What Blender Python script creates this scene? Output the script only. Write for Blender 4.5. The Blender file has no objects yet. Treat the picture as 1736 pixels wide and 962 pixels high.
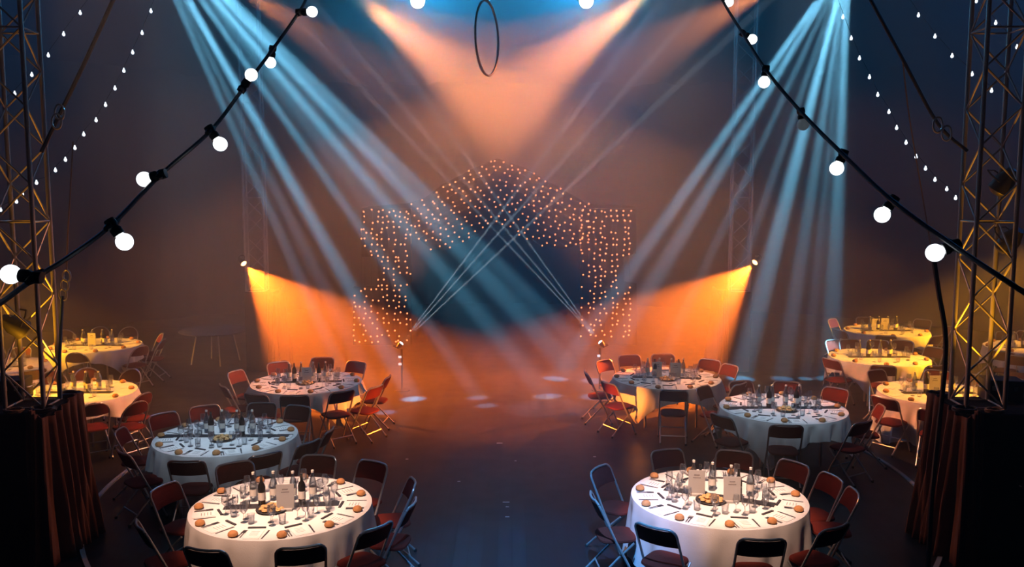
import bpy, bmesh, math, random
from mathutils import Vector, Matrix
random.seed(11)
PI = math.pi
C = bpy.context.scene.collection
S = bpy.context.scene

# ------------------------------------------------------------------ camera
FOC = 1500.0
PITCH = math.atan(166.0 / FOC)
CAM = Vector((0, 0, 4.0))
cd = bpy.data.cameras.new('camera'); cam = bpy.data.objects.new('camera', cd); C.objects.link(cam)
cam.location = CAM; cam.rotation_euler = (PI / 2 - PITCH, 0, 0)
cd.sensor_width = 36; cd.lens = FOC / 1736 * 36; cd.clip_end = 200; cd.clip_start = 0.05
S.camera = cam


def ray(px, py):
    u = (px - 868) / FOC; v = -(py - 481) / FOC
    return Vector((u, math.cos(PITCH) + v * math.sin(PITCH), -math.sin(PITCH) + v * math.cos(PITCH)))


def P(px, py, depth):
    r = ray(px, py); return CAM + r * (depth / r.y)


def F(px, py, z):
    r = ray(px, py); return CAM + r * ((z - CAM.z) / r.z)


# ------------------------------------------------------------------ world, exposure, cycles
S.view_settings.view_transform = 'Standard'; S.view_settings.look = 'None'
S.view_settings.exposure = -0.30; S.view_settings.gamma = 1.0; S.view_settings.use_curve_mapping = False
w = bpy.data.worlds.new('world'); S.world = w; w.use_nodes = True
w.node_tree.nodes['Background'].inputs[0].default_value = (0.01, 0.02, 0.04, 1)
w.node_tree.nodes['Background'].inputs[1].default_value = 0.0
cy = S.cycles
cy.use_denoising = True
cy.max_bounces = 5; cy.diffuse_bounces = 2; cy.glossy_bounces = 2; cy.transmission_bounces = 2
cy.volume_bounces = 0; cy.transparent_max_bounces = 10
cy.caustics_reflective = False; cy.caustics_refractive = False
cy.sample_clamp_indirect = 2.0; cy.sample_clamp_direct = 0
cy.use_light_tree = True
cy.use_adaptive_sampling = False

# ------------------------------------------------------------------ lights
BLUE = (0.20, 0.66, 1.0); ORANGE = (1.0, 0.30, 0.09); AMBER = (1.0, 0.38, 0.01); WHITEBLUE = (0.60, 0.80, 1.0)


def spot(name, src, dst, half, power, col, blend=0.7, size=0.04):
    d = bpy.data.lights.new(name, 'SPOT'); d.energy = power; d.color = col
    d.spot_size = math.radians(2 * half); d.spot_blend = blend; d.shadow_soft_size = size
    o = bpy.data.objects.new(name, d); C.objects.link(o); o.location = src
    o.rotation_euler = (Vector(dst) - Vector(src)).to_track_quat('-Z', 'Y').to_euler()
    return o


def point(name, src, power, col, size=0.1):
    d = bpy.data.lights.new(name, 'POINT'); d.energy = power; d.color = col; d.shadow_soft_size = size
    o = bpy.data.objects.new(name, d); C.objects.link(o); o.location = src
    return o


HZ = 0.045                     # haze density
BK = 280000.0                  # strength of the narrow moving-head beams
# left cluster of pale blue beams: (pixel the beam passes, half angle, strength)
SL = P(222, -172, 13.5)
for (px, py, h, k) in [(432, 300, 0.9, 0.45), (505, 330, 1.15, 1.0), (585, 560, 1.0, 0.25), (560, 315, 0.9, 0.40), (640, 425, 0.9, 0.35),
                       (617, 300, 1.1, 0.75), (665, 300, 1.3, 0.9), (705, 310, 1.0, 0.75), (748, 470, 3.6, 0.08)]:
    spot('beam_light', SL, P(px, py, 15.0), h * 1.25, BK * k * 1.25, BLUE, 0.8, 0.05)
SR = P(1439, -76, 14.0)
for (px, py, h, k) in [(1158, 330, 1.3, 0.62), (1185, 350, 1.5, 0.40), (1252, 330, 0.9, 0.30), (1335, 330, 1.7, 0.62), (1300, 330, 1.0, 0.25),
                       (1375, 330, 1.4, 0.34), (1398, 330, 1.0, 0.30), (1420, 330, 1.6, 0.42)]:
    spot('beam_light', SR, P(px, py, 16.0), h * 1.25, BK * k * 1.2, BLUE, 0.8, 0.05)
# thin beams rising from the two floor lamps
LFL = P(680, 583, 17.0); LFR = P(1018, 581, 17.0)
for s_, tg in ((LFL, [(830, 385), (848, 392), (876, 400)]), (LFR, [(840, 392), (866, 400), (895, 410)])):
    for k, (px, py) in enumerate(tg):
        e = P(px, py, 17.0)
        spot('floor_beam_light', s_ + (e - s_).normalized() * 0.06, e, 0.6, 120000 * (1.0 if s_ is LFL else 0.8), (0.62, 0.82, 1.0), 0.6, 0.01)
# four orange floods on the roof truss
for sx, m in ((604, 1), (1096, -1)):
    for ang, h, k, bl in ((38, 14.5, 0.60, 0.5), (31, 21, 0.11, 0.35)):
        a_ = math.radians(ang)
        spot('orange_flood_light', P(sx, -8, 15.5), P(sx + m * 400 * math.cos(a_), -8 + 400 * math.sin(a_), 15.0), h, 21500 * k, ORANGE, bl, 0.08)
for (sx, sy, tx, ty, h, k) in [(405, -20, 620, 115, 9, 0.13), (1300, -18, 1090, 95, 10, 0.18)]:
    spot('orange_flood_light', P(sx, sy, 15.5), P(tx, ty, 14.0), h, 21500 * k, ORANGE, 0.6, 0.08)
# the two orange lamps half way up the rear towers
LOL = P(413, 447, 18.4); LOR = P(1280, 445, 18.4)
for s_, tx, ty in ((LOL, 545, 590), (LOR, 1140, 582)):
    e = P(tx, ty, 17.6)
    spot('tower_orange_light', s_ + (e - s_).normalized() * 0.12, e, 30, 19000, (1.0, 0.17, 0.01), 0.35, 0.03)
# blue wash at the top of the tent
for px in (708, 994):
    point('blue_wash_light', P(px, -14, 16.5), 210, (0.05, 0.50, 1.0))
    spot('blue_canvas_light', P(px, -30, 16.8), P(851 + (px - 851) * 0.3, -170, 26), 31, 15000, (0.02, 0.45, 1.0), 0.8, 0.1)
for (x, y, z, p_) in [(-11, 14, 9.5, 300), (11, 14, 9.5, 390), (0, 20, 12.5, 190)]:
    point('blue_ambient_fill', (x, y, z), p_, (0.02, 0.30, 1.0), 0.4)  # unseen points added as blue ambient in the upper haze
# unseen low points added as warm ambient for the lower tent
for (x, y, z, p_) in [(-14.5, 17, 3.2, 16), (14.5, 17, 3.2, 20), (-10, 27, 2.0, 18), (10, 27, 2.0, 18)]:
    point('warm_ambient_fill', (x, y, z), p_, (1.0, 0.20, 0.07), 0.4)
# amber spots over the side tables, added key lights on the dining tables
TB = {  # table top centre in the picture
    1: (478, 858), 2: (384, 740), 3: (520, 648), 4: (1218, 843), 5: (1327, 692), 6: (1130, 641),
    7: (160, 586), 8: (128, 666), 9: (1503, 561), 10: (1490, 606), 11: (1592, 667), 12: (1752, 590), 13: (-12, 622), 14: (364, 559)}
TC = {k: F(v[0], v[1], 0.76) for k, v in TB.items()}
for k_, src, h_, p_ in ((7, (-12.0, 13.0, 4.6), 8, 14000), (8, (-11.0, 12.0, 4.6), 9, 9500), (13, (-12.6, 14.0, 4.6), 8, 3000),
                        (9, (13.5, 15.0, 4.8), 6.5, 20000), (10, (11.5, 13.0, 4.8), 8, 17000), (11, (10.5, 12.0, 4.8), 9, 7500), (12, (13.5, 15.0, 4.8), 9, 5000)):
    spot('amber_table_light', src, TC[k_], h_, p_, AMBER, 0.7)
for m, k_ in ((-1, 3), (1, 6)):
    spot('low_orange_fill', (m * 0.2, 12.4, 1.0), (TC[k_].x, TC[k_].y, 0.35), 9, 1100, (1.0, 0.26, 0.03), 0.9)  # added spots without a lamp body, to warm the rear table skirts
for px_ in (44, 1668):
    c_ = P(px_, 480, 9.5); spot('amber_tower_light', (c_.x, c_.y, 1.68), (c_.x, c_.y, 6.0), 26, 330, AMBER, 0.8, 0.03)
WARM = (1.0, 0.54, 0.34)
for k_, dx, dy, p_, cl in [(1, 3.6, 2.6, 26000, WARM), (1, -1.0, 3.5, 2000, WHITEBLUE), (4, 3.4, 2.2, 27000, WARM), (4, -3.4, 2.5, 2600, WHITEBLUE),
                           (2, 0.5, 1.5, 9500, WHITEBLUE), (5, -0.5, 1.5, 9500, WHITEBLUE), (3, 0.5, 0.5, 3400, WHITEBLUE), (6, -0.5, 0.5, 4200, (1, .75, .6))]:
    sx_ = -0.5 * dx if cl is WARM else 0.4 * dx
    spot('table_key_light', (TC[k_].x * 0.8 + sx_, TC[k_].y - 4.3, 10.6), TC[k_], 6.0, p_ * 0.62, cl, 0.8)  # unseen spots added to brighten the table tops
spot('front_fill_light', (0, 4.2, 10.5), (0, 9.2, 0.5), 24, 500, (1.0, 0.80, 0.76), 1.0, 0.2)  # unseen fill added for the front cloth skirts
spot('floor_blue_fill', (0.5, 4.5, 8.5), (0.3, 8.8, 0), 11, 14000, (0.08, 0.38, 1.0), 1.0)  # unseen spot added to tint the near floor blue

# ------------------------------------------------------------------ materials
def mat(name, col, rough=0.6, metal=0.0, emit=None, es=0.0, var=0.0, vs=20.0, bump=0.0, bs=60.0, spec=0.5):
    m = bpy.data.materials.new(name); m.use_nodes = True
    nt = m.node_tree; b = nt.nodes['Principled BSDF']
    b.inputs['Base Color'].default_value = (*col, 1); b.inputs['Roughness'].default_value = rough
    b.inputs['Metallic'].default_value = metal; b.inputs['Specular IOR Level'].default_value = spec
    if emit:
        b.inputs['Emission Color'].default_value = (*emit, 1); b.inputs['Emission Strength'].default_value = es
        m.cycles.emission_sampling = 'NONE'
    tc = nt.nodes.new('ShaderNodeTexCoord')
    if var:
        n = nt.nodes.new('ShaderNodeTexNoise'); n.inputs['Scale'].default_value = vs; n.inputs['Detail'].default_value = 3
        nt.links.new(tc.outputs['Object'], n.inputs['Vector'])
        r = nt.nodes.new('ShaderNodeMix'); r.data_type = 'RGBA'
        r.inputs['A'].default_value = (*[c * (1 - var) for c in col], 1); r.inputs['B'].default_value = (*[min(1, c * (1 + var)) for c in col], 1)
        nt.links.new(n.outputs['Fac'], r.inputs['Factor']); nt.links.new(r.outputs['Result'], b.inputs['Base Color'])
    if bump:
        n2 = nt.nodes.new('ShaderNodeTexNoise'); n2.inputs['Scale'].default_value = bs
        nt.links.new(tc.outputs['Object'], n2.inputs['Vector'])
        bn = nt.nodes.new('ShaderNodeBump'); bn.inputs['Strength'].default_value = bump; bn.inputs['Distance'].default_value = 0.01
        nt.links.new(n2.outputs['Fac'], bn.inputs['Height']); nt.links.new(bn.outputs['Normal'], b.inputs['Normal'])
    return m


M = {
    'chrome': mat('chrome', (0.66, 0.64, 0.62), 0.28, 0.70, var=0.1, vs=8),
    'velvet': mat('red_velvet', (0.14, 0.018, 0.010), 0.85, var=0.25, vs=14, bump=0.3, bs=90, spec=0.2),
    'backing': mat('chair_backing', (0.13, 0.035, 0.03), 0.6, var=0.2),
    'rubber': mat('rubber', (0.02, 0.02, 0.02), 0.7, var=0.2),
    'linen': mat('white_linen', (0.78, 0.76, 0.74), 0.8, var=0.04, vs=40, bump=0.15, bs=120, spec=0.2),
    'wood': mat('plywood', (0.35, 0.24, 0.14), 0.6, var=0.2),
    'paper': mat('paper', (0.85, 0.83, 0.80), 0.7, var=0.03),
    'print': mat('grey_print', (0.22, 0.20, 0.20), 0.8, var=0.1),
    'napkin': mat('dark_napkin', (0.03, 0.028, 0.035), 0.9, var=0.3, vs=30),
    'bread': mat('bread_crust', (0.50, 0.23, 0.08), 0.7, var=0.35, vs=25, bump=0.4, bs=50),
    'pastry': mat('pastry', (0.62, 0.36, 0.14), 0.6, var=0.35, vs=30, bump=0.4, bs=60),
    'slate': mat('dark_slate', (0.03, 0.03, 0.035), 0.5, var=0.3, vs=12),
    'steel': mat('cutlery_steel', (0.10, 0.10, 0.11), 0.35, 0.6, var=0.2),
    'bottle': mat('dark_bottle_glass', (0.012, 0.012, 0.012), 0.12, var=0.2, vs=3),
    'label': mat('bottle_label', (0.75, 0.72, 0.66), 0.6, var=0.1),
    'alu': mat('truss_aluminium', (0.50, 0.48, 0.47), 0.40, 0.30, var=0.15, vs=5),
    'black': mat('black_fabric', (0.012, 0.011, 0.013), 0.9, var=0.3, vs=10, spec=0.15),
    'drape': mat('brown_drape', (0.15, 0.07, 0.045), 0.8, var=0.25, vs=6, bump=0.2, bs=40, spec=0.2),
    'plastic': mat('black_plastic', (0.012, 0.012, 0.014), 0.45, var=0.2),
    'cable': mat('black_cable', (0.010, 0.011, 0.018), 0.5, var=0.2),
    'rope': mat('rope', (0.32, 0.22, 0.16), 0.8, var=0.3, vs=40, bump=0.4),
    'strap': mat('blue_strap', (0.04, 0.10, 0.22), 0.7, var=0.2),
    'hoop': mat('hoop_steel', (0.55, 0.42, 0.32), 0.35, 0.6, var=0.15),
    'tape': mat('white_tape', (0.8, 0.82, 0.82), 0.6, var=0.05),
    'ringmetal': mat('ring_edge', (0.5, 0.5, 0.52), 0.45, 0.3, var=0.1),
    'case': mat('flight_case', (0.02, 0.02, 0.025), 0.5, var=0.3),
    'tabletop': mat('grey_tabletop', (0.16, 0.16, 0.18), 0.6, var=0.1),
    'portal': mat('dark_portal_cloth', (0.012, 0.006, 0.006), 0.9, var=0.3, vs=3, spec=0.1),
    'bulb': mat('lit_bulb', (1, 1, 1), 0.4, emit=(0.90, 0.96, 1.0), es=2.6, var=0.01),
    'dimbulb': mat('faint_glow_bulb', (0.55, 0.58, 0.62), 0.3, emit=(0.6, 0.75, 0.9), es=0.08, var=0.05),  # greyish bulb with a faint glow put into its emission
    'fairy': mat('fairy_bulb', (1, 0.6, 0.4), 0.4, emit=(1.0, 0.24, 0.08), es=5.5, var=0.01),
    'starbulb': mat('small_lit_bulb', (1, 1, 1), 0.4, emit=(0.80, 0.90, 1.0), es=3.0, var=0.01),
    'orangelens': mat('orange_lens', (1, 0.5, 0.2), 0.4, emit=(1.0, 0.42, 0.14), es=14.0, var=0.01),
    'whitelens': mat('white_lens', (1, 1, 1), 0.4, emit=(0.75, 0.88, 1.0), es=9.0, var=0.01),
    'led': mat('pale_led', (0.8, 0.9, 1.0), 0.4, emit=(0.55, 0.75, 0.9), es=1.4, var=0.01),
}


def glassmat(name, tint, refl):
    m = bpy.data.materials.new(name); m.use_nodes = True; nt = m.node_tree
    nt.nodes.remove(nt.nodes['Principled BSDF'])
    tr = nt.nodes.new('ShaderNodeBsdfTransparent'); tr.inputs[0].default_value = (*tint, 1)
    gl = nt.nodes.new('ShaderNodeBsdfGlossy'); gl.inputs['Roughness'].default_value = 0.22; gl.inputs[0].default_value = (0.95, 0.97, 1, 1)
    n = nt.nodes.new('ShaderNodeTexNoise'); n.inputs['Scale'].default_value = 30
    lw = nt.nodes.new('ShaderNodeLayerWeight'); lw.inputs['Blend'].default_value = 0.35
    ma = nt.nodes.new('ShaderNodeMath'); ma.operation = 'MULTIPLY_ADD'; ma.inputs[1].default_value = 0.95; ma.inputs[2].default_value = refl
    nt.links.new(lw.outputs['Facing'], ma.inputs[0])
    mx = nt.nodes.new('ShaderNodeMixShader')
    nt.links.new(ma.outputs[0], mx.inputs[0]); nt.links.new(tr.outputs[0], mx.inputs[1]); nt.links.new(gl.outputs[0], mx.inputs[2])
    nt.links.new(mx.outputs[0], nt.nodes['Material Output'].inputs['Surface'])
    return m


M['glass'] = glassmat('clear_glass', (0.93, 0.95, 0.96), 0.17)
M['clearbottle'] = glassmat('clear_bottle_glass', (0.80, 0.86, 0.90), 0.34)


def floormat():
    m = mat('glossy_dark_planks', (0.02, 0.02, 0.02), 0.32)
    nt = m.node_tree; b = nt.nodes['Principled BSDF']
    tc = nt.nodes['Texture Coordinate']
    mp = nt.nodes.new('ShaderNodeMapping'); mp.inputs['Rotation'].default_value = (0, 0, PI / 2)
    br = nt.nodes.new('ShaderNodeTexBrick')
    br.inputs['Scale'].default_value = 1.0; br.inputs['Brick Width'].default_value = 2.4; br.inputs['Row Height'].default_value = 0.16
    br.inputs['Mortar Size'].default_value = 0.006; br.inputs['Mortar'].default_value = (0.006, 0.006, 0.008, 1)
    br.inputs['Color1'].default_value = (0.012, 0.013, 0.016, 1); br.inputs['Color2'].default_value = (0.025, 0.025, 0.030, 1)
    nt.links.new(tc.outputs['Object'], mp.inputs['Vector']); nt.links.new(mp.outputs[0], br.inputs['Vector'])
    n = nt.nodes.new('ShaderNodeTexNoise'); n.inputs['Scale'].default_value = 3; n.inputs['Detail'].default_value = 6
    nt.links.new(tc.outputs['Object'], n.inputs['Vector'])
    mx = nt.nodes.new('ShaderNodeMix'); mx.data_type = 'RGBA'; mx.blend_type = 'MULTIPLY'; mx.inputs['Factor'].default_value = 0.6
    nt.links.new(br.outputs['Color'], mx.inputs['A']); nt.links.new(n.outputs['Color'], mx.inputs['B'])
    nt.links.new(mx.outputs['Result'], b.inputs['Base Color'])
    mr = nt.nodes.new('ShaderNodeMapRange'); mr.inputs['To Min'].default_value = 0.22; mr.inputs['To Max'].default_value = 0.50
    nt.links.new(n.outputs['Fac'], mr.inputs['Value']); nt.links.new(mr.outputs[0], b.inputs['Roughness'])
    return m


M['card'] = mat('translucent_card', (0.85, 0.83, 0.80), 0.7, var=0.03)
_n = M['card'].node_tree; _t = _n.nodes.new('ShaderNodeBsdfTranslucent'); _t.inputs[0].default_value = (0.9, 0.88, 0.85, 1); _m = _n.nodes.new('ShaderNodeMixShader'); _m.inputs[0].default_value = 0.55
_n.links.new(_n.nodes['Principled BSDF'].outputs[0], _m.inputs[1]); _n.links.new(_t.outputs[0], _m.inputs[2]); _n.links.new(_m.outputs[0], _n.nodes['Material Output'].inputs['Surface'])
M['floor'] = floormat()
M['canvas'] = mat('tent_canvas', (0.012, 0.015, 0.022), 0.85, var=0.2, vs=0.6, spec=0.1)
M['outer'] = mat('dark_ground_matting', (0.022, 0.018, 0.018), 0.75, var=0.3, vs=2, bump=0.2, bs=30)


# ------------------------------------------------------------------ mesh helpers
class MB:
    def __init__(self): self.bm = bmesh.new()

    def box(self, c, s, rz=0, rx=0, bev=0.0):
        mt = Matrix.Translation(c) @ Matrix.Rotation(rz, 4, 'Z') @ Matrix.Rotation(rx, 4, 'X') @ Matrix.Diagonal((*s, 1))
        r = bmesh.ops.create_cube(self.bm, size=1, matrix=mt)
        if bev:
            es = list({e for v in r['verts'] for e in v.link_edges})
            bmesh.ops.bevel(self.bm, geom=es, offset=bev, segments=2, affect='EDGES', profile=0.5)
        return self

    def tube(self, pts, r, n=8, closed=False, cap=True):
        pts = [Vector(p) for p in pts]; m = len(pts); rings = []
        rr = r if isinstance(r, (list, tuple)) else [r] * m
        prev = None
        for i, p in enumerate(pts):
            if closed: t = pts[(i + 1) % m] - pts[i - 1]
            else: t = pts[min(i + 1, m - 1)] - pts[max(i - 1, 0)]
            t.normalize()
            if prev is None:
                a = Vector((0, 0, 1)) if abs(t.z) < 0.9 else Vector((1, 0, 0))
                u = t.cross(a).normalized()
            else:
                u = (prev - t * prev.dot(t)).normalized()
            prev = u; v = t.cross(u)
            rings.append([self.bm.verts.new(p + (u * math.cos(2 * PI * k / n) + v * math.sin(2 * PI * k / n)) * rr[i]) for k in range(n)])
        for i in range(m if closed else m - 1):
            A = rings[i]; B = rings[(i + 1) % m]
            for k in range(n):
                self.bm.faces.new((A[k], A[(k + 1) % n], B[(k + 1) % n], B[k]))
        if not closed and cap:
            self.bm.faces.new(rings[0][::-1]); self.bm.faces.new(rings[-1])
        return self

    def lathe(self, prof, n=14, mt=None):
        mt = mt or Matrix(); rings = []
        for (r, z) in prof:
            if r < 1e-6: rings.append([self.bm.verts.new(mt @ Vector((0, 0, z)))])
            else: rings.append([self.bm.verts.new(mt @ Vector((r * math.cos(2 * PI * k / n), r * math.sin(2 * PI * k / n), z))) for k in range(n)])
        for A, B in zip(rings, rings[1:]):
            for k in range(n):
                if len(A) == 1 and len(B) == 1: continue
                if len(A) == 1: self.bm.faces.new((A[0], B[(k + 1) % n], B[k]))
                elif len(B) == 1: self.bm.faces.new((A[k], A[(k + 1) % n], B[0]))
                else: self.bm.faces.new((A[k], A[(k + 1) % n], B[(k + 1) % n], B[k]))
        return self

    def grid(self, fn, nu, nv, closeu=False):
        V = [[self.bm.verts.new(fn(i / (nu if closeu else nu - 1), j / (nv - 1))) for j in range(nv)] for i in range(nu)]
        for i in range(nu if closeu else nu - 1):
            for j in range(nv - 1):
                i2 = (i + 1) % nu
                self.bm.faces.new((V[i][j], V[i2][j], V[i2][j + 1], V[i][j + 1]))
        return self

    def mesh(self, name, m, smooth=True):
        me = bpy.data.meshes.new(name)
        bmesh.ops.recalc_face_normals(self.bm, faces=self.bm.faces)
        self.bm.to_mesh(me); self.bm.free()
        me.materials.append(m)
        if smooth:
            me.polygons.foreach_set('use_smooth', [True] * len(me.polygons))
            try: me.set_sharp_from_angle(angle=math.radians(40))
            except Exception: pass
        return me

    def obj(self, name, m, parent=None, smooth=True):
        return link(name, self.mesh(name, m, smooth), parent)


def link(name, me, parent=None):
    o = bpy.data.objects.new(name, me); C.objects.link(o)
    if parent is not None: o.parent = parent
    return o


def tag(o, label, cat, group=None, kind=None):
    o['label'] = label; o['category'] = cat
    if group: o['group'] = group
    if kind: o['kind'] = kind
    return o


def thing(name, label, cat, loc=(0, 0, 0), rz=0, group=None):
    o = bpy.data.objects.new(name, None); C.objects.link(o); o.empty_display_size = 0.1
    o.location = loc; o.rotation_euler = (0, 0, rz)
    return tag(o, label, cat, group)


KIDS = {}


def copy_tree(o, loc=None, rz=None, label=None, group=None, parent=None):
    c = o.copy(); C.objects.link(c)
    if parent is not None: c.parent = parent
    for ch in o.children: copy_tree(ch, parent=c)
    if loc is not None: c.location = loc
    if rz is not None: c.rotation_euler = (0, 0, rz)
    if label: c['label'] = label
    if group: c['group'] = group
    return c


def structure(o): o['kind'] = 'structure'; return o


# ------------------------------------------------------------------ setting: tent
RC = Vector((0, 12.0, 0))
b = MB(); b.grid(lambda u, v: Vector((-19 + 38 * u, -5 + 36 * v, 0)), 2, 2)
structure(b.obj('floor', M['floor']))


def pleat(a): return 0.10 * math.sin(a * 60) + 0.03 * math.sin(a * 143)


def wallfn(u, v, a0, a1):
    a = a0 + (a1 - a0) * u; r = 17.0 + pleat(a)
    return Vector((r * math.sin(a), 13 + r * math.cos(a), 7.4 * v))


for nm, a0, a1 in (('wall_back', -PI / 4, PI / 4), ('wall_right', PI / 4, 3 * PI / 4), ('wall_front', 3 * PI / 4, 5 * PI / 4), ('wall_left', 5 * PI / 4, 7 * PI / 4)):
    b = MB(); b.grid(lambda u, v: wallfn(u, v, a0, a1), 260, 3); structure(b.obj(nm, M['canvas']))
b = MB()
b.grid(lambda u, v: Vector(((17.2 - 15.7 * v) * math.sin(2 * PI * u), 13 + (17.2 - 15.7 * v) * math.cos(2 * PI * u),
                            7.4 + 11.6 * v - 1.2 * math.sin(PI * v) - 0.25 * abs(math.sin(8 * PI * u)) * (1 - v))), 128, 10, True)
b.lathe([(0.0, 19.0), (1.55, 19.0)], 128, Matrix.Translation((0, 13, 0)))
structure(b.obj('ceiling', M['canvas']))
# edge of the ring on the floor
def ringarc(name, a0, a1):
    b = MB(); n = 60; R1 = 5.42; prof = [(-0.025, 0), (-0.025, 0.02), (0.025, 0.02), (0.025, 0)]
    b.grid(lambda u, v: RC + Vector(((R1 + prof[int(round(v * 3))][0]) * math.sin(a0 + (a1 - a0) * u), (R1 + prof[int(round(v * 3))][0]) * math.cos(a0 + (a1 - a0) * u), prof[int(round(v * 3))][1])), n, 4)
    structure(b.obj(name, M['ringmetal'], smooth=False))


ringarc('trim_1', math.radians(-158), math.radians(-68)); ringarc('trim_2', math.radians(68), math.radians(158))

# ------------------------------------------------------------------ folding chairs


def backtube(rounded, r_top=0.07):
    # inverted U above the seat joint, leaning back (-y)
    pts = []; w = 0.215
    zt, zb = 0.86, 0.46
    def yz(z): return -0.02 - (z - 0.46) * 0.46
    rt = 0.20 if rounded else r_top
    for k in range(5):
        z = zb + (zt - rt - zb) * k / 4; pts.append(Vector((-w, yz(z), z)))
    for k in range(1, 9):
        a = PI - k * PI / 2 / 8; z = zt - rt + rt * math.sin(a); pts.append(Vector((-w + rt + rt * math.cos(a), yz(z) - 0.018 * math.sin(PI * (rt + rt * math.cos(a)) / w / 2), z)))
    mid = [Vector((x, yz(zt) - 0.03, zt)) for x in ((0,) if rounded else (-0.05, 0, 0.05))]
    left = pts[:]
    right = [Vector((-p.x, p.y, p.z)) for p in left[::-1]]
    return left + mid + right


def make_chair(rounded):
    t = thing('folding_chair', 'x', 'chair')
    t.rotation_euler = (0, 0, 0)
    b = MB(); b.tube(backtube(rounded), 0.0125, 8); b.obj('back_frame', M['chrome'], t)
    for s in (-1, 1):
        b = MB(); b.tube([(s * 0.215, -0.02, 0.46), (s * 0.217, 0.09, 0.25), (s * 0.22, 0.20, 0.015)], 0.0125, 8); b.obj('leg', M['chrome'], t)
        b = MB(); b.tube([(s * 0.19, 0.17, 0.43), (s * 0.192, 0.0, 0.27), (s * 0.195, -0.25, 0.015)], 0.0115, 8); b.obj('leg', M['chrome'], t)
    b = MB(); b.tube([(-0.218, 0.12, 0.19), (0.218, 0.12, 0.19)], 0.009, 6); b.obj('stretcher', M['chrome'], t)
    b = MB(); b.tube([(-0.193, -0.15, 0.12), (0.193, -0.15, 0.12)], 0.009, 6); b.obj('stretcher', M['chrome'], t)
    # seat cushion
    def seat(u, v):
        a = 2 * PI * u; ca, sa = math.cos(a), math.sin(a); e = 0.5
        x = 0.195 * math.copysign(abs(ca) ** e, ca); y = 0.195 * math.copysign(abs(sa) ** e, sa) + 0.02
        k = [(0, .428), (.93, .428), (1, .44), (.98, .458), (.88, .468), (0.0001, .474)][int(round(v * 5))]
        return Vector((x * k[0], 0.02 + (y - 0.02) * k[0], k[1] + 0.02 * y))
    b = MB(); b.grid(seat, 28, 6, True); b.obj('seat', M['velvet'], t)
    # curved padded backrest between the tubes
    z0, z1 = 0.67, 0.845
    def pad(side):
        def f(u, v):
            x = -0.208 + 0.416 * u; z = z0 + (z1 - z0) * v
            if rounded:
                z = z0 - 0.015 * math.sin(PI * u) + (z1 - z0 + 0.015 * math.sin(PI * u)) * v
                lim = 0.86 - 0.20 + math.sqrt(max(0, 0.20 ** 2 - max(0, abs(x) - 0.012) ** 2)); z = min(z, lim)
            bow = 0.045 * (1 - (2 * u - 1) ** 2)
            puff = 0.016 * (math.sin(PI * u) ** 0.4) * (math.sin(PI * v) ** 0.4) if 0 < u < 1 and 0 < v < 1 else 0
            return Vector((x, -0.02 - (z - 0.46) * 0.46 - bow + side * (0.006 + puff * (1 if side > 0 else 0.15)), z))
        return f
    b = MB(); b.grid(pad(1), 11, 7); b.grid(pad(-1), 11, 7); bmesh.ops.remove_doubles(b.bm, verts=b.bm.verts, dist=0.013 if False else 1e-4)
    # close the rim
    f1, f0 = pad(1), pad(-1)
    rim = [(i / 10, 0) for i in range(11)] + [(1, j / 6) for j in range(1, 7)] + [(i / 10, 1) for i in range(9, -1, -1)] + [(0, j / 6) for j in range(5, 0, -1)]
    A = [b.bm.verts.new(f1(*q)) for q in rim]; B = [b.bm.verts.new(f0(*q)) for q in rim]
    for k in range(len(rim)):
        k2 = (k + 1) % len(rim); b.bm.faces.new((A[k], A[k2], B[k2], B[k]))
    b.obj('backrest', M['velvet'], t)
    for (x, y) in ((-.22, .20), (.22, .20), (-.195, -.25), (.195, -.25)):
        b = MB(); b.tube([(x, y, 0.0), (x, y, 0.03)], 0.017, 8); b.obj('foot_cap', M['rubber'], t)
    return t


CH = {False: [make_chair(False), False], True: [make_chair(True), False]}
NAMES = {1: 'front left table', 2: 'second left table', 3: 'rear left table', 4: 'front right table', 5: 'second right table',
         6: 'rear right table', 7: 'far amber left table', 8: 'near amber left table', 9: 'farthest amber right table',
         10: 'middle amber right table', 11: 'nearest amber right table', 12: 'amber table behind right tower', 13: 'table behind left tower'}
HOURS = ['twelve', 'one', 'two', 'three', 'four', 'five', 'six', 'seven', 'eight', 'nine', 'ten', 'eleven']


def clock(a):
    return (90 - math.degrees(a)) % 360 / 30.0


def hour_words(angles):
    """one distinct clock direction, as seen from the camera, for every angle (half hours where two are close)"""
    out = []; used = set()
    for a in angles:
        h = clock(a)
        cands = sorted([x * 0.5 for x in range(24)], key=lambda q: min(abs(q - h), 12 - abs(q - h)) + (0.12 if q % 1 else 0))
        q = next(c for c in cands if c not in used); used.add(q)
        out.append(HOURS[int(q) % 12] + " o'clock" if q % 1 == 0 else 'half past ' + HOURS[int(q) % 12])
    return out


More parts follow.
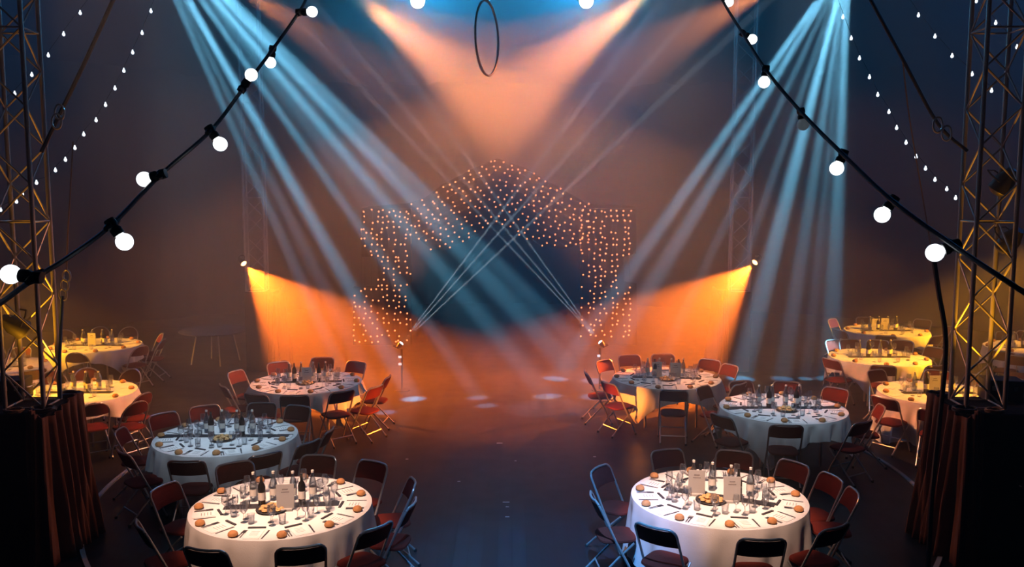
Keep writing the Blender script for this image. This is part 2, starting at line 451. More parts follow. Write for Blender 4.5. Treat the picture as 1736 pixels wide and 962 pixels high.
SEATS = {
    1: [(409, 810), (530, 797), (621, 804), (684, 833), (687, 869), (609, 900), (506, 922), (388, 921), (310, 845), (268, 902)],
    2: [(278, 716), (349, 702), (440, 700), (494, 706), (519, 741), (499, 758), (428, 770), (338, 777), (266, 768), (232, 742)],
    3: [(407, 641), (390, 663), (474, 625), (602, 624), (645, 648), (632, 666), (571, 671), (503, 675), (450, 673), (545, 617)],
    4: [(1047, 815), (1046, 857), (1124, 901), (1282, 916), (1368, 893), (1438, 850), (1403, 824), (1333, 803), (1243, 784), (1146, 788)],
    5: [(1219, 672), (1264, 661), (1335, 661), (1409, 673), (1247, 711), (1329, 727), (1432, 720), (1466, 700)],
    6: [(1027, 641), (1079, 651), (1137, 657), (1199, 652), (1203, 621), (1234, 630), (1126, 611), (1066, 613), (1026, 622)],
    7: [(149, 594), (205, 591), (236, 584), (112, 568), (218, 563), (251, 576), (168, 560)],
    8: [(150, 635), (155, 690), (210, 674), (209, 641), (229, 692), (92, 640)],
    9: [(1440, 566), (1503, 570), (1550, 570), (1563, 550), (1590, 562), (1428, 551), (1466, 546)],
    10: [(1424, 588), (1425, 616), (1496, 625), (1562, 623), (1573, 600), (1486, 586), (1530, 587), (1448, 588)],
    11: [(1512, 682), (1585, 706), (1589, 646), (1530, 650), (1650, 650)],
    12: [(1700, 604), (1728, 612), (1706, 572), (1740, 570)],
    13: [(8, 650), (40, 632), (-30, 600), (30, 600)],
}


def placechairs(k):
    c = TC[k]; pos = []
    for (px, py) in SEATS[k]:
        p = F(px, py, 0.76); d = Vector((p.x - c.x, p.y - c.y)); r = d.length; a = math.atan2(d.y, d.x)
        pos.append((a, max(1.15, min(r, 1.85) - 0.15)))
    # keep neighbours apart
    words = hour_words([a for a, _ in pos])
    rnd = random.Random(k * 7)
    for (a, r), wd in zip(pos, words):
        rounded = k in (7, 8)
        lab = 'red padded %sfolding chair at %s of the %s' % ('round-backed ' if rounded else '', wd, NAMES[k])
        root, used = CH[rounded]
        rz = a + PI / 2 + rnd.uniform(-0.16, 0.16)
        loc = (c.x + r * math.cos(a), c.y + r * math.sin(a), 0)
        if not used:
            CH[rounded][1] = True; o = root; o.location = loc; o.rotation_euler = (0, 0, rz); o['label'] = lab; o['group'] = 'chairs around the ' + NAMES[k]
        else:
            copy_tree(root, loc, rz, lab, 'chairs around the ' + NAMES[k])


# ------------------------------------------------------------------ tables and cloths
def make_table(k, loc):
    t = thing('round_table', 'round folding table under the white cloth of the %s' % NAMES[k], 'table', loc, 0, 'round dining tables')
    if k == 1:
        b = MB(); b.lathe([(0, 0.728), (0.885, 0.728), (0.9, 0.735), (0.9, 0.750), (0.885, 0.757), (0, 0.757)], 48); TP['top'] = b.mesh('tabletop', M['wood'])
        b = MB(); b.tube([(0, 0, 0.728), (0, 0, 0.35), (0.0, 0, 0.01)], 0.02, 8); TP['leg'] = b.mesh('leg', M['chrome'])
    link('tabletop', TP['top'], t)
    for a in range(4):
        l = link('leg', TP['leg'], t); l.location = (0.6 * math.cos(a * PI / 2 + .8), 0.6 * math.sin(a * PI / 2 + .8), 0)
    return t


TP = {}


def cloth(k, loc, half, rot, seed):
    rnd = random.Random(seed); ph = [rnd.uniform(0, 6.28) for _ in range(4)]; n1 = rnd.choice([13, 15, 17]); n2 = rnd.choice([23, 27, 31])
    R = 0.905; TOP = 0.7605
    def f(u, v):
        a = 2 * PI * u
        if v < 0.3:
            q = v / 0.3; r = R * math.sin(q * PI / 2) * 0.995 if q > 0 else 0
            return Vector((r * math.cos(a), r * math.sin(a), TOP))
        w = (v - 0.3) / 0.7
        ext = half / max(abs(math.cos(a - rot)), abs(math.sin(a - rot)))
        drop = min(ext, half * 1.36) - R; drop = min(drop, 0.745)
        d = drop * w
        am = (0.012 + 0.10 * w) * min(1, w * 4)
        r = R + 0.006 + 0.02 * w + am * 0.55 * (math.sin(n1 * a + ph[0]) * 0.6 + math.sin(n2 * a + ph[1] + 1.5 * w) * 0.4 + 0.35)
        if w == 0: r = R; 
        return Vector((r * math.cos(a), r * math.sin(a), TOP - 0.004 * min(1, w * 10) - d))
    b = MB(); b.grid(f, 160, 21, True)
    o = b.obj('tablecloth', M['linen']); o.location = loc
    tag(o, 'white cloth draped over the %s' % NAMES[k], 'tablecloth', 'white tablecloths')
    return o


# ------------------------------------------------------------------ tableware prototypes
def build_ware():
    W = {}
    b = MB(); b.box((0, 0, 0.0015), (0.15, 0.21, 0.003)); mn = b.mesh('menu_card', M['paper'], False)
    b = MB(); [b.box((0, 0.07 - 0.03 * i, 0.0034), (0.08, 0.006, 0.0006)) for i in range(4)]; pr = b.mesh('print', M['print'], False)
    W['menu'] = (mn, [('print', pr)])
    b = MB(); b.lathe([(0, 0), (.03, .002), (.043, .015), (.040, .034), (.024, .048), (0, .053)], 14); W['roll'] = (b.mesh('bread_roll', M['bread']), [])
    b = MB(); b.box((0, -0.03, 0.002), (0.010, 0.12, 0.003)); b.box((0, 0.035, 0.002), (0.022, 0.03, 0.003))
    for s in (-1, -.33, .33, 1): b.box((s * 0.009, 0.068, 0.002), (0.003, 0.045, 0.002))
    W['fork'] = (b.mesh('fork', M['steel'], False), [])
    b = MB(); b.box((0, -0.05, 0.002), (0.013, 0.09, 0.004)); b.box((0.002, 0.05, 0.002), (0.017, 0.12, 0.002)); W['knife'] = (b.mesh('table_knife', M['steel'], False), [])
    b = MB(); b.box((0, 0, 0.006), (0.17, 0.026, 0.012), bev=0.004); W['napkin'] = (b.mesh('rolled_napkin', M['napkin'], False), [])
    b = MB(); b.lathe([(0, .002), (.034, .002), (.034, .004), (.005, .008), (.004, .085), (.012, .092), (.032, .115), (.038, .145), (.034, .185), (.030, .205)], 12); W['wine'] = (b.mesh('wine_glass', M['glass']), [])
    b = MB(); b.lathe([(0, .002), (.030, .002), (.037, .10)], 12); W['tumbler'] = (b.mesh('tumbler', M['glass']), [])
    b = MB(); b.lathe([(0, 0), (.037, 0), (.038, .19), (.030, .22), (.0145, .245), (.0135, .31), (.015, .312), (0, .314)], 14)
    w1 = b.mesh('wine_bottle', M['bottle']); b = MB(); b.lathe([(.0388, .06), (.0388, .14)], 14); W['winebottle'] = (w1, [('label', b.mesh('label', M['label']))])
    b = MB(); b.lathe([(0, 0), (.038, 0), (.040, .16), (.030, .21), (.015, .25), (.014, .285), (0, .286)], 14)
    w2 = b.mesh('water_bottle', M['clearbottle']); b = MB(); b.lathe([(.0405, .06), (.0405, .13)], 14); lb = b.mesh('label', M['label'])
    b = MB(); b.lathe([(.0155, .282), (.0155, .305), (0, .306)], 10); W['waterbottle'] = (w2, [('label', lb), ('cap', b.mesh('cap', M['label']))])
    b = MB(); b.box((0, 0, 0.01), (0.12, 0.07, 0.02), bev=0.004); b.box((0, 0.0, 0.125), (0.15, 0.004, 0.22)); st = b.mesh('menu_stand', M['card'], False)
    b = MB(); b.box((0, -0.0026, 0.19), (0.05, 0.001, 0.010)); b.box((0, -0.0026, 0.165), (0.07, 0.001, 0.007)); W['stand'] = (st, [('print', b.mesh('print', M['print'], False))])
    b = MB(); b.lathe([(0, .003), (.13, .003), (.16, .018), (.157, .022), (.12, .010), (0, .010)], 24); W['platter'] = (b.mesh('platter', M['slate']), [])
    b = MB(); b.lathe([(0, 0), (.02, .001), (.029, .012), (.020, .026), (0, .030)], 9); W['pastry'] = (b.mesh('pastry', M['pastry']), [])
    b = MB(); b.lathe([(0, 0), (.028, 0), (.031, .06), (.029, .062), (.026, .015), (0, .012)], 12); w3 = b.mesh('candle_holder', M['glass'])
    b = MB(); b.lathe([(0, .012), (.02, .012), (.02, .035), (0, .036)], 10); W['pot'] = (w3, [('candle', b.mesh('candle', M['label']))])
    return W


WARE = build_ware()
NM = {'menu': ('place_menu', 'menu'), 'roll': ('bread_roll', 'bread'), 'fork': ('fork', 'fork'), 'knife': ('table_knife', 'knife'), 'napkin': ('rolled_napkin', 'napkin'),
      'wine': ('wine_glass', 'glass'), 'tumbler': ('tumbler', 'glass'), 'winebottle': ('wine_bottle', 'bottle'), 'waterbottle': ('water_bottle', 'bottle'),
      'stand': ('menu_stand', 'sign'), 'platter': ('platter', 'plate'), 'pastry': ('pastry', 'pastry'), 'pot': ('candle_holder', 'candle')}
ZT = 0.7610


def ware(kind, x, y, rz, label, group, z=ZT, parts=True, sc=1.0):
    me, kids = WARE[kind]
    o = link(NM[kind][0], me); o.location = (x, y, z); o.rotation_euler = (0, 0, rz)
    if sc != 1.0: o.scale = (sc, sc, sc)
    tag(o, label, NM[kind][1], group)
    if parts:
        for n, m in kids: link(n, m, o)
    return o


SETN = {1: 11, 2: 11, 3: 10, 4: 11, 5: 10, 6: 10, 7: 9, 8: 9, 9: 8, 10: 9, 11: 9, 12: 8, 13: 8}
OFF = {1: -95, 2: -100, 3: -95, 4: -83, 5: -92, 6: -96}


def dress(k):
    c = TC[k]; x0, y0 = c.x, c.y; nm = NAMES[k]; rnd = random.Random(k * 31 + 5)
    near = k <= 6; n = SETN[k]; off = math.radians(OFF.get(k, -90))
    angs = [off + 2 * PI * i / n for i in range(n)]; words = hour_words(angs)
    def pol(a, r, t=0.0):
        return x0 + r * math.cos(a) - t * math.sin(a), y0 + r * math.sin(a) + t * math.cos(a)
    for a, wd in zip(angs, words):
        q = '%s seat, %s' % (wd, nm); rz = a + PI / 2
        j = lambda s: rnd.uniform(-s, s)
        ware('menu', *pol(a, 0.755, j(.01)), rz + j(.1), 'white menu card laid, ' + q, 'menu cards laid on the ' + nm, parts=near)
        ware('roll', *pol(a, 0.80 + j(.02), -0.19 + j(.015)), rnd.uniform(0, 6), 'bread roll on the cloth, ' + q, 'bread rolls on the ' + nm, sc=1.12)
        if near:
            ware('fork', *pol(a, 0.75, -0.105), rz + j(.05), 'outer fork left of the menu, ' + q, 'forks on the ' + nm)
            if k in (1, 4, 2, 5): ware('fork', *pol(a, 0.75, -0.128), rz + j(.05), 'second fork furthest from the menu, ' + q, 'forks on the ' + nm)
            ware('knife', *pol(a, 0.75, 0.105), rz + j(.05), 'table knife right of the menu, ' + q, 'table knives on the ' + nm)
            ware('napkin', *pol(a, 0.60, -0.02 + j(.02)), rz + j(.3), 'dark rolled napkin above the menu, ' + q, 'rolled napkins on the ' + nm)
        ware('wine', *pol(a, 0.53 + j(.02), 0.09 + j(.02)), 0, 'stemmed wine glass on the cloth, ' + q, 'wine glasses on the ' + nm)
        ware('tumbler', *pol(a, 0.47 + j(.02), 0.17 + j(.02)), 0, 'water tumbler on the cloth, ' + q, 'tumblers on the ' + nm)
        if near: ware('wine', *pol(a, 0.44 + j(.02), 0.03 + j(.02)), 0, 'inner wine glass nearer the middle, ' + q, 'wine glasses on the ' + nm, sc=0.9)
    # centre
    ra = {1: 0.10, 2: 0.0, 4: -0.45, 5: 0.0, 3: 0.1, 6: -0.1}.get(k, 0)
    b = MB(); b.box((0, 0, 0.004), (1.62 if k in (2, 5) else 1.15, 0.13, 0.005), bev=0.002); o = b.obj('table_runner', M['slate'], smooth=False)
    o.location = (x0, y0, ZT); o.rotation_euler = (0, 0, ra)
    tag(o, 'dark narrow runner lying across the middle of the ' + nm, 'runner', 'dark table runners')
    ca, sa = math.cos(ra), math.sin(ra)
    def at(u, v): return x0 + u * ca - v * sa, y0 + u * sa + v * ca
    zz = ZT + 0.0066
    g = 'bottles on the ' + nm
    for s, sd in ((-1, 'left'), (1, 'right')):
        ware('winebottle', *at(s * 0.20, 0.015), 0, 'dark wine bottle in the %s group on the %s' % (sd, nm), g, zz)
        ware('waterbottle', *at(s * 0.20 - 0.11, 0.17), 0.4, 'clear water bottle, left one of the %s group on the %s' % (sd, nm), g)
        ware('waterbottle', *at(s * 0.20 + 0.09, 0.18), 0.7, 'clear water bottle, right one of the %s group on the %s' % (sd, nm), g)
        if near: ware('pot', *at(s * 0.34, -0.01), 0, 'small glass candle holder at the %s end of the runner, %s' % (sd, nm), 'candle holders on the ' + nm, zz)
    ST = {1: [(0.07, -0.13, '')], 2: [], 3: [(0.03, -0.12, '')], 4: [(-0.22, 0.05, 'left'), (0.10, -0.16, 'right')], 5: [], 6: [(-0.16, 0.02, 'left'), (0.14, -0.05, 'right')],
          7: [(0.0, -0.1, '')], 8: [], 9: [(-0.25, 0, 'left'), (0.0, 0.1, 'right')], 10: [], 11: [(-0.05, 0.05, '')], 12: [], 13: []}[k]
    for (u, v, sd) in ST:
        lab = 'white upright menu holder standing on the ' + nm if not sd else '%s one of two white upright menu holders on the %s' % (sd, nm)
        ware('stand', x0 + u, y0 + v, rnd.uniform(-.15, .15), lab, 'upright menu holders', sc=1.15)
    if near:
        px_, py_ = {1: at(-0.08, -0.12), 4: at(-0.04, -0.16)}.get(k, at(0.0, -0.16))
        ware('platter', px_, py_, 0, 'dark round platter of pastries in the middle of the ' + nm, 'pastry platters')
        cnt = 0; pw = [hour_words([2 * PI * i / m_ + rg for i in range(m_)]) for rg, m_ in enumerate((9, 5, 4))]
        for ring, (rr, m_, zo) in enumerate(((0.10, 9, 0.012), (0.045, 5, 0.012), (0.05, 4, 0.036))):
            for i in range(m_):
                aa = 2 * PI * i / m_ + ring
                cnt += 1
                ware('pastry', px_ + rr * math.cos(aa), py_ + rr * math.sin(aa), rnd.uniform(0, 6), 'golden pastry in the %s of the platter, %s side, %s' % (('outer ring', 'inner ring', 'top layer')[ring], pw[ring][i], nm), 'pastries heaped on the platter of the ' + nm, ZT + zo)


HALF = {1: 1.45, 4: 1.48, 2: 1.22, 5: 1.14, 3: 1.08, 6: 1.10, 7: 1.09, 8: 1.12, 9: 1.12, 10: 1.14, 11: 1.52, 12: 1.2, 13: 1.2}
ROT = {1: .5, 4: .2, 2: .6, 5: .32, 3: .0, 6: .10, 7: .3, 8: .75, 9: .1, 10: .35, 11: .70, 12: .1, 13: .4}
for k in range(1, 14):
    loc = (TC[k].x, TC[k].y, 0)
    make_table(k, loc); cloth(k, loc, HALF[k], ROT[k], k); placechairs(k); dress(k)

# bare folding table far left
t = thing('bare_table', 'bare grey round folding table without a cloth, far left in the dark', 'table', (TC[14].x, TC[14].y, 0)); t.scale = (0.86, 0.86, 1)
b = MB(); b.lathe([(0, 0.728), (0.885, 0.728), (0.9, 0.735), (0.9, 0.750), (0.885, 0.757), (0, 0.757)], 48); b.obj('tabletop', M['tabletop'], t)
for a in range(4):
    an = a * PI / 2 + 0.5; b = MB(); b.tube([(0.45 * math.cos(an), 0.45 * math.sin(an), 0.73), (0.62 * math.cos(an), 0.62 * math.sin(an), 0.0)], 0.018, 8); b.obj('leg', M['chrome'], t)

# ------------------------------------------------------------------ lattice towers
def tower(label, cx, cy_, rz, z0, z1, s=0.40, r=0.025, step=0.40):
    t = thing('lattice_tower', label, 'truss', (cx, cy_, z0), rz, 'lattice towers of the tent'); h = z1 - z0; a = s / 2
    cor = [(-a, -a), (a, -a), (a, a), (-a, a)]
    b = MB(); b.tube([(0, 0, 0), (0, 0, h)], r, 10); ch = b.mesh('chord', M['alu'])
    for (x, y) in cor: o = link('chord', ch, t); o.location = (x, y, 0)
    b = MB(); b.tube([(0, 0, 0), (s, 0, step)], 0.011, 6); up = b.mesh('brace', M['alu'])
    b = MB(); b.tube([(s, 0, 0), (0, 0, step)], 0.011, 6); dn = b.mesh('brace', M['alu'])
    b = MB(); b.tube([(0, 0, 0), (s, 0, 0)], 0.011, 6); hz = b.mesh('cross_tube', M['alu'])
    n = int(h / step)
    for f in range(4):
        x, y = cor[f]
        for i in range(n):
            o = link('brace', up if (i + f) % 2 else dn, t); o.location = (x, y, i * step); o.rotation_euler = (0, 0, f * PI / 2)
        for i in (0, 5, 10, 15, 20):
            if i * step <= h + .01: o = link('cross_tube', hz, t); o.location = (x, y, i * step); o.rotation_euler = (0, 0, f * PI / 2)
    return t


TL = P(44, 480, 9.5); TR = P(1668, 480, 9.5)
BL = P(436, 480, 19.0); BR = P(1253, 480, 19.0)
tower('left front lattice tower rising from the draped plinth', TL.x, TL.y, math.radians(4), 1.62, 9.62)
tower('right front lattice tower rising from the draped plinth', TR.x, TR.y, math.radians(-4), 1.62, 9.62)
tower('left rear lattice tower above the left orange lamp', BL.x, BL.y, math.radians(8), 1.75, 8.2)
tower('right rear lattice tower above the right orange lamp', BR.x, BR.y, math.radians(-8), 1.75, 8.2)


def plinth(label, x, y, w_, d_, h, side):
    """black covered plinth with a gathered drape on the side towards the ring (side = +1 right, -1 left)"""
    t = thing('draped_plinth', label, 'plinth', (x, y, 0), 0, 'draped tower plinths')
    b = MB(); b.box((0, 0, h / 2), (w_, d_, h), bev=0.02); b.obj('body', M['black'], t, False)
    # gathered cloth: runs along the front corner and the inner side, spreading at the bottom
    def f(u, v):
        k = u * 1.0; spread = 0.10 * (v ** 1.3)
        A = Vector((side * (w_ / 2 - 0.10), -d_ / 2 - 0.03)); Bp = Vector((side * (w_ / 2 + 0.03), -d_ / 2 - 0.03)); Cc = Vector((side * (w_ / 2 + 0.03), d_ / 2))
        if k < 0.45: p = A.lerp(Bp, k / 0.45); nrm = Vector((0, -1))
        else: p = Bp.lerp(Cc, (k - 0.45) / 0.55); nrm = Vector((side, 0))
        if 0.36 < k < 0.54: nrm = Vector((side * (k - 0.36) / 0.18, -(0.54 - k) / 0.18)).normalized()
        wv = (0.022 + 0.05 * v) * (math.sin(u * 62 + 0.6 * math.sin(v * 5)) + 0.4 * math.sin(u * 131 + 2)) 
        p = p + nrm * (0.05 + spread * (0.3 + 0.7 * min(1, k / 0.45)) + wv)
        return Vector((p.x, p.y, h + 0.02 - (h + 0.012) * v + 0.05 * math.sin(u * 9) * (1 - v)))
    b = MB(); b.grid(f, 180, 16); o = b.obj('drape', M['drape'], t)
    sm = o.modifiers.new('thick', 'SOLIDIFY'); sm.thickness = 0.008
    return t


plinth('black plinth with gathered brown drape under the left front tower', TL.x - 0.31, TL.y + 0.03, 1.16, 0.80, 1.6, 1)
plinth('black plinth with gathered brown drape under the right front tower', TR.x + 0.31, TR.y + 0.03, 1.16, 0.80, 1.6, -1)
plinth('dark draped plinth under the left rear tower', BL.x + 0.08, BL.y + 0.1, 0.62, 0.62, 1.73, 1)
plinth('dark draped plinth under the right rear tower', BR.x - 0.08, BR.y + 0.1, 0.62, 0.62, 1.73, -1)


def coil(label, x, y, z, r, n, mt, rz=0):
    b = MB(); pts = []; rnd = random.Random(int(abs(x) * 100) + n)
    for i in range(n * 16):
        a = 2 * PI * i / 16; rr = r * (1 + 0.12 * math.sin(i * 0.37)); pts.append((rr * math.cos(a), rr * 0.8 * math.sin(a), 0.018 + 0.16 * r * (i / 16 / n) + 0.012 * math.sin(i * .9)))
    b.tube(pts, 0.013, 6); o = b.obj('cable_coil', mt); o.location = (x, y, z); o.rotation_euler = (0, 0, rz)
    return tag(o, label, 'cable', 'cable coils on the plinths')


def case(label, x, y, z, sx, sy, sz, rz):
    t = thing('equipment_case', label, 'case', (x, y, z), rz, 'equipment cases on the plinths')
    b = MB(); b.box((0, 0, sz / 2), (sx, sy, sz), bev=0.01); b.obj('body', M['case'], t, False)
    for s in (-1, 1):
        b = MB(); b.tube([(s * sx * .5, -sy * .3, sz * .6), (s * (sx * .5 + .03), -sy * .2, sz * .6), (s * (sx * .5 + .03), sy * .2, sz * .6), (s * sx * .5, sy * .3, sz * .6)], 0.008, 6); b.obj('handle', M['chrome'], t)
    for s in (-1, 0, 1):
        b = MB(); b.box((s * sx * .28, -sy / 2 - 0.006, sz * .62), (0.04, 0.012, 0.05)); b.obj('latch', M['chrome'], t, False)
    return t


for s, T, wd in ((1, TL, 'left'), (-1, TR, 'right')):
    coil('black cable coil at the inner edge of the %s plinth top' % wd, T.x + s * 0.26, T.y - 0.28, 1.605, 0.12, 5, M['cable'])
    coil('small tan rope coil at the front of the %s plinth top' % wd, T.x - s * 0.02, T.y - 0.34, 1.605, 0.09, 4, M['rope'])
    coil('black cable coil at the back of the %s plinth top' % wd, T.x + s * 0.22, T.y + 0.40, 1.605, 0.12, 6, M['cable'])
    case('low black equipment case inside the %s front tower' % wd, T.x - s * 0.42, T.y + 0.30, 1.602, 0.40, 0.28, 0.24, s * 0.2)

# ------------------------------------------------------------------ lamps
def lamp(name, label, loc, dst, lens, r=0.09, L=0.24, group='stage lamps', rod=0):
    """par lamp: the origin is at the lens, body runs backwards, yoke around it"""
    t = thing(name, label, 'stage lamp', loc, 0, group)
    t.rotation_euler = (Vector(dst) - Vector(loc)).to_track_quat('-Z', 'Y').to_euler()
    b = MB(); b.lathe([(r, -0.01), (r * 1.06, 0.0), (r, 0.03), (r * .95, L * .5), (r * .6, L * .85), (r * .5, L), (0, L)], 18); b.obj('body', M['plastic'], t)
    b = MB(); b.lathe([(0, -r * .55), (r * .45, -r * .48), (r * .8, -r * .25), (r * .96, -0.004)], 18); b.obj('lens', lens, t)
    b = MB(); b.tube([(-r * 1.15, 0, .1), (-r * 1.2, r * 1.1, .12), (-r * .8, r * 1.7, .13), (r * .8, r * 1.7, .13), (r * 1.2, r * 1.1, .12), (r * 1.15, 0, .1)], 0.009, 6); b.obj('yoke', M['plastic'], t)
    if rod:
        q = t.rotation_euler.to_matrix().inverted(); u0 = q @ Vector((0, 0, 1)); p0 = Vector((0, r * 1.7, .13))
        b = MB(); b.tube([p0, p0 + u0 * 2.0, p0 + u0 * 12], 0.02, 8); b.obj('hanging_pole', M['plastic'], t)
    return t


for s_, tx, ty, wd in ((LOL, 545, 590, 'left'), (LOR, 1140, 582, 'right')):
    lamp('par_lamp', 'glowing orange lamp clamped on the %s rear tower' % wd, s_, P(tx, ty, 17.0), M['orangelens'], 0.065, 0.2)
for px, wd in ((708, 'left'), (994, 'right')):
    lamp('par_lamp', 'bright white-blue lamp at the top of the tent, %s of the hoop' % wd, P(px, 2, 15.6), P(px, 60, 10), M['whitelens'], 0.13, 0.28, rod=1)
for (px, py, d_, tx, ty, wd) in ((1692, 322, 9.6, 1400, 700, 'upper dark lamp hanging in the right front tower'), (1702, 420, 9.65, 1500, 650, 'lower dark lamp hanging in the right front tower'),
                                 (40, 560, 9.65, 300, 700, 'dark lamp hanging low in the left front tower')):
    lamp('par_lamp', wd, P(px, py, d_), P(tx, ty, 11), M['plastic'], 0.11, 0.26)
# floor lamps with LED panels on stands
for s_, wd, dx in ((LFL, 'left', -1), (LFR, 'right', 1)):
    e = P(850, 395, 17.0)
    t = thing('floor_lamp_stand', 'slim black lamp stand with two pale leds, %s of the dance floor' % wd, 'lamp stand', (s_.x, s_.y + .05, 0), 0, 'floor lamp stands')
    h = s_.z - 0.12
    b = MB(); b.lathe([(0, 0), (.16, 0), (.16, .02), (.03, .03), (0, .03)], 20); b.obj('base', M['plastic'], t)
    b = MB(); b.tube([(0, 0, .02), (0, 0, h)], 0.022, 8); b.obj('pole', M['plastic'], t)
    for z in (s_.z - 0.27, s_.z - 0.41):
        b = MB(); b.box((-0.03, -0.03, z), (0.055, 0.02, 0.045), bev=0.004); b.obj('led', M['led'], t, False)
    lamp('moving_head_lamp', 'small white beam lamp on top of the %s stand' % wd, s_, e, M['whitelens'], 0.05, 0.12)

# ------------------------------------------------------------------ aerial hoop
hc = P(826, 65, 12.5); t = thing('aerial_hoop', 'thin steel aerial hoop hanging from a rope at the top centre', 'hoop', hc, math.radians(73))
b = MB(); b.tube([(0.5 * math.cos(2 * PI * k / 64), 0, 0.5 * math.sin(2 * PI * k / 64)) for k in range(64)], 0.016, 8, True); b.obj('ring', M['hoop'], t)
b = MB(); b.tube([(0, 0, 0.5), (0, 0, 0.58), (0.0, 0, 5.0)], 0.012, 8); b.obj('rope', M['rope'], t)
b = MB(); b.lathe([(0, 0.48), (.03, .50), (.03, .56), (0, .58)], 10); b.obj('swivel', M['chrome'], t)

# ------------------------------------------------------------------ festoon strings
def spl(pts, n=8):
    out = []; m = len(pts)
    for i in range(m - 1):
        p0, p1, p2, p3 = pts[max(i - 1, 0)], pts[i], pts[i + 1], pts[min(i + 2, m - 1)]
        for k in range(n):
            t = k / n
            out.append(0.5 * ((2 * p1) + (p2 - p0) * t + (2 * p0 - 5 * p1 + 4 * p2 - p3) * t * t + (3 * p1 - p0 - 3 * p2 + p3) * t ** 3))
    return out + [pts[-1]]


def festoon(label, cable, lamps):
    """cable: pixel+depth stations; lamps: socket pixel, bulb pixel, depth, lit"""
    t = thing('festoon_string', label, 'string lights', P(*cable[0]), 0, 'foreground festoon strings'); o0 = P(*cable[0])
    pts = spl([P(*c) - o0 for c in cable])
    b = MB(); b.tube(pts, 0.0085, 8); b.obj('cable', M['cable'], t)
    for (sx, sy, bx, by, d, lit) in lamps:
        s_ = P(sx, sy, d) - o0; e = P(bx, by, d) - o0; ax = (e - s_).normalized(); dist = (e - s_).length
        mt = Matrix.Translation(s_) @ ax.to_track_quat('Z', 'Y').to_matrix().to_4x4()
        L = max(0.035, dist - 0.018)
        b = MB(); b.lathe([(0, -0.022), (0.019, -0.020), (0.021, 0.0), (0.016, 0.012), (0.021, 0.020), (0.020, L), (0, L)], 14, mt)
        near = min(pts, key=lambda p: (p - s_).length); q = (pts[min(pts.index(near) + 1, len(pts) - 1)] - pts[max(pts.index(near) - 1, 0)]).normalized()
        b.tube([s_ - q * 0.035, s_ - q * 0.012, s_ + q * 0.012, s_ + q * 0.035], [0.010, 0.016, 0.016, 0.010], 8)
        h = b.obj('lamp_holder', M['plastic'], t)
        R = 0.030; prof = [(R * math.sin(PI * k / 12), L + 0.012 - R * math.cos(PI * k / 12) + R * 0.55) for k in range(2, 13)]
        prof = [(0.014, L - 0.004)] + prof
        bb = MB(); bb.lathe(prof, 20, mt); bb.obj('bulb', M['bulb'] if lit else M['dimbulb'], h)
    return t


festoon('nearest black festoon string with big bulbs, running down to the left edge',
        [(545, -60, 5.8), (522, -8, 5.3), (506, 22, 5.0), (462, 84, 4.7), (411, 152, 4.3), (357, 222, 3.95), (273, 296, 3.55), (190, 381, 3.2), (120, 434, 3.0), (58, 473, 2.85), (-10, 522, 2.7), (-80, 566, 2.55)],
        [(508, 21, 526, 20, 5.0, 1), (462, 84, 459, 103, 4.9, 1), (411, 150, 424, 130, 4.3, 1), (357, 221, 371, 241, 3.8, 1), (273, 296, 249, 303, 3.5, 1), (190, 381, 208, 406, 3.05, 1), (60, 470, 24, 466, 2.7, 1)])
festoon('nearest black festoon string with big bulbs, running down to the right edge',
        [(1205, -50, 6.2), (1226, 2, 5.8), (1258, 55, 5.2), (1298, 118, 4.6), (1358, 190, 4.1), (1429, 262, 3.6), (1513, 341, 3.2), (1617, 417, 2.9), (1690, 466, 2.7), (1750, 505, 2.6), (1810, 545, 2.5)],
        [(1222, -6, 1232, 1, 5.8, 1), (1260, 57, 1271, 64, 5.4, 1), (1298, 118, 1296, 135, 4.6, 1), (1358, 190, 1361, 207, 4.5, 0), (1429, 262, 1421, 280, 3.8, 1), (1513, 341, 1499, 360, 3.35, 1), (1617, 417, 1590, 427, 2.95, 1)])


def smallstring(label, dots, cable=True):
    """dots: pixel + depth of each small bulb on a far string"""
    o0 = P(*dots[0]); t = thing('string_lights', label, 'string lights', o0, 0, 'far strings of small white bulbs')
    pts = [P(*d) - o0 + Vector((0, 0, 0.06)) for d in dots]
    b = MB(); b.tube(pts, 0.004, 5); b.obj('cable', M['cable'], t)
    b = MB(); b.lathe([(0, .055), (.012, .05), (.012, .03), (.022, .018), (.026, 0), (.022, -.018), (.010, -.028), (0, -.03)], 10); bmesh.ops.scale(b.bm, vec=(.85, .85, .85), verts=b.bm.verts); me = b.mesh('bulb', M['starbulb'])
    for p in pts: o = link('bulb', me, t); o.location = p - Vector((0, 0, 0.055))
    return t


def dl(px, d0, d1): return [(x, y, d0 + (d1 - d0) * i / (len(px) - 1)) for i, (x, y) in enumerate(px)]


smallstring('long far string of small white bulbs curving down beside the left tower',
            dl([(270, -18), (256, 20), (241, 57), (225, 90), (210, 121), (195, 151), (179, 179), (163, 205), (142, 229), (127, 252), (111, 272), (94, 290), (82, 307), (62, 311), (38, 330), (28, 343), (1, 357)], 13.5, 13.0))
smallstring('short string of small white bulbs upper left, crossing the left tower', dl([(165, -14), (136, 23), (108, 59), (82, 95), (54, 128), (25, 160), (-6, 190)], 13.5, 13.0))
smallstring('long far string of small white bulbs curving down beside the right tower',
            dl([(1416, -8), (1429, 30), (1443, 66), (1457, 100), (1474, 132), (1488, 162), (1507, 191), (1520, 218), (1536, 243), (1553, 267), (1569, 287), (1585, 306), (1605, 322), (1620, 337)], 13.5, 13.0))
smallstring('short string of small white bulbs upper right of the blue beams', dl([(1530, -12), (1557, 27), (1585, 63), (1614, 96), (1648, 127), (1681, 155)], 13.5, 13.0))
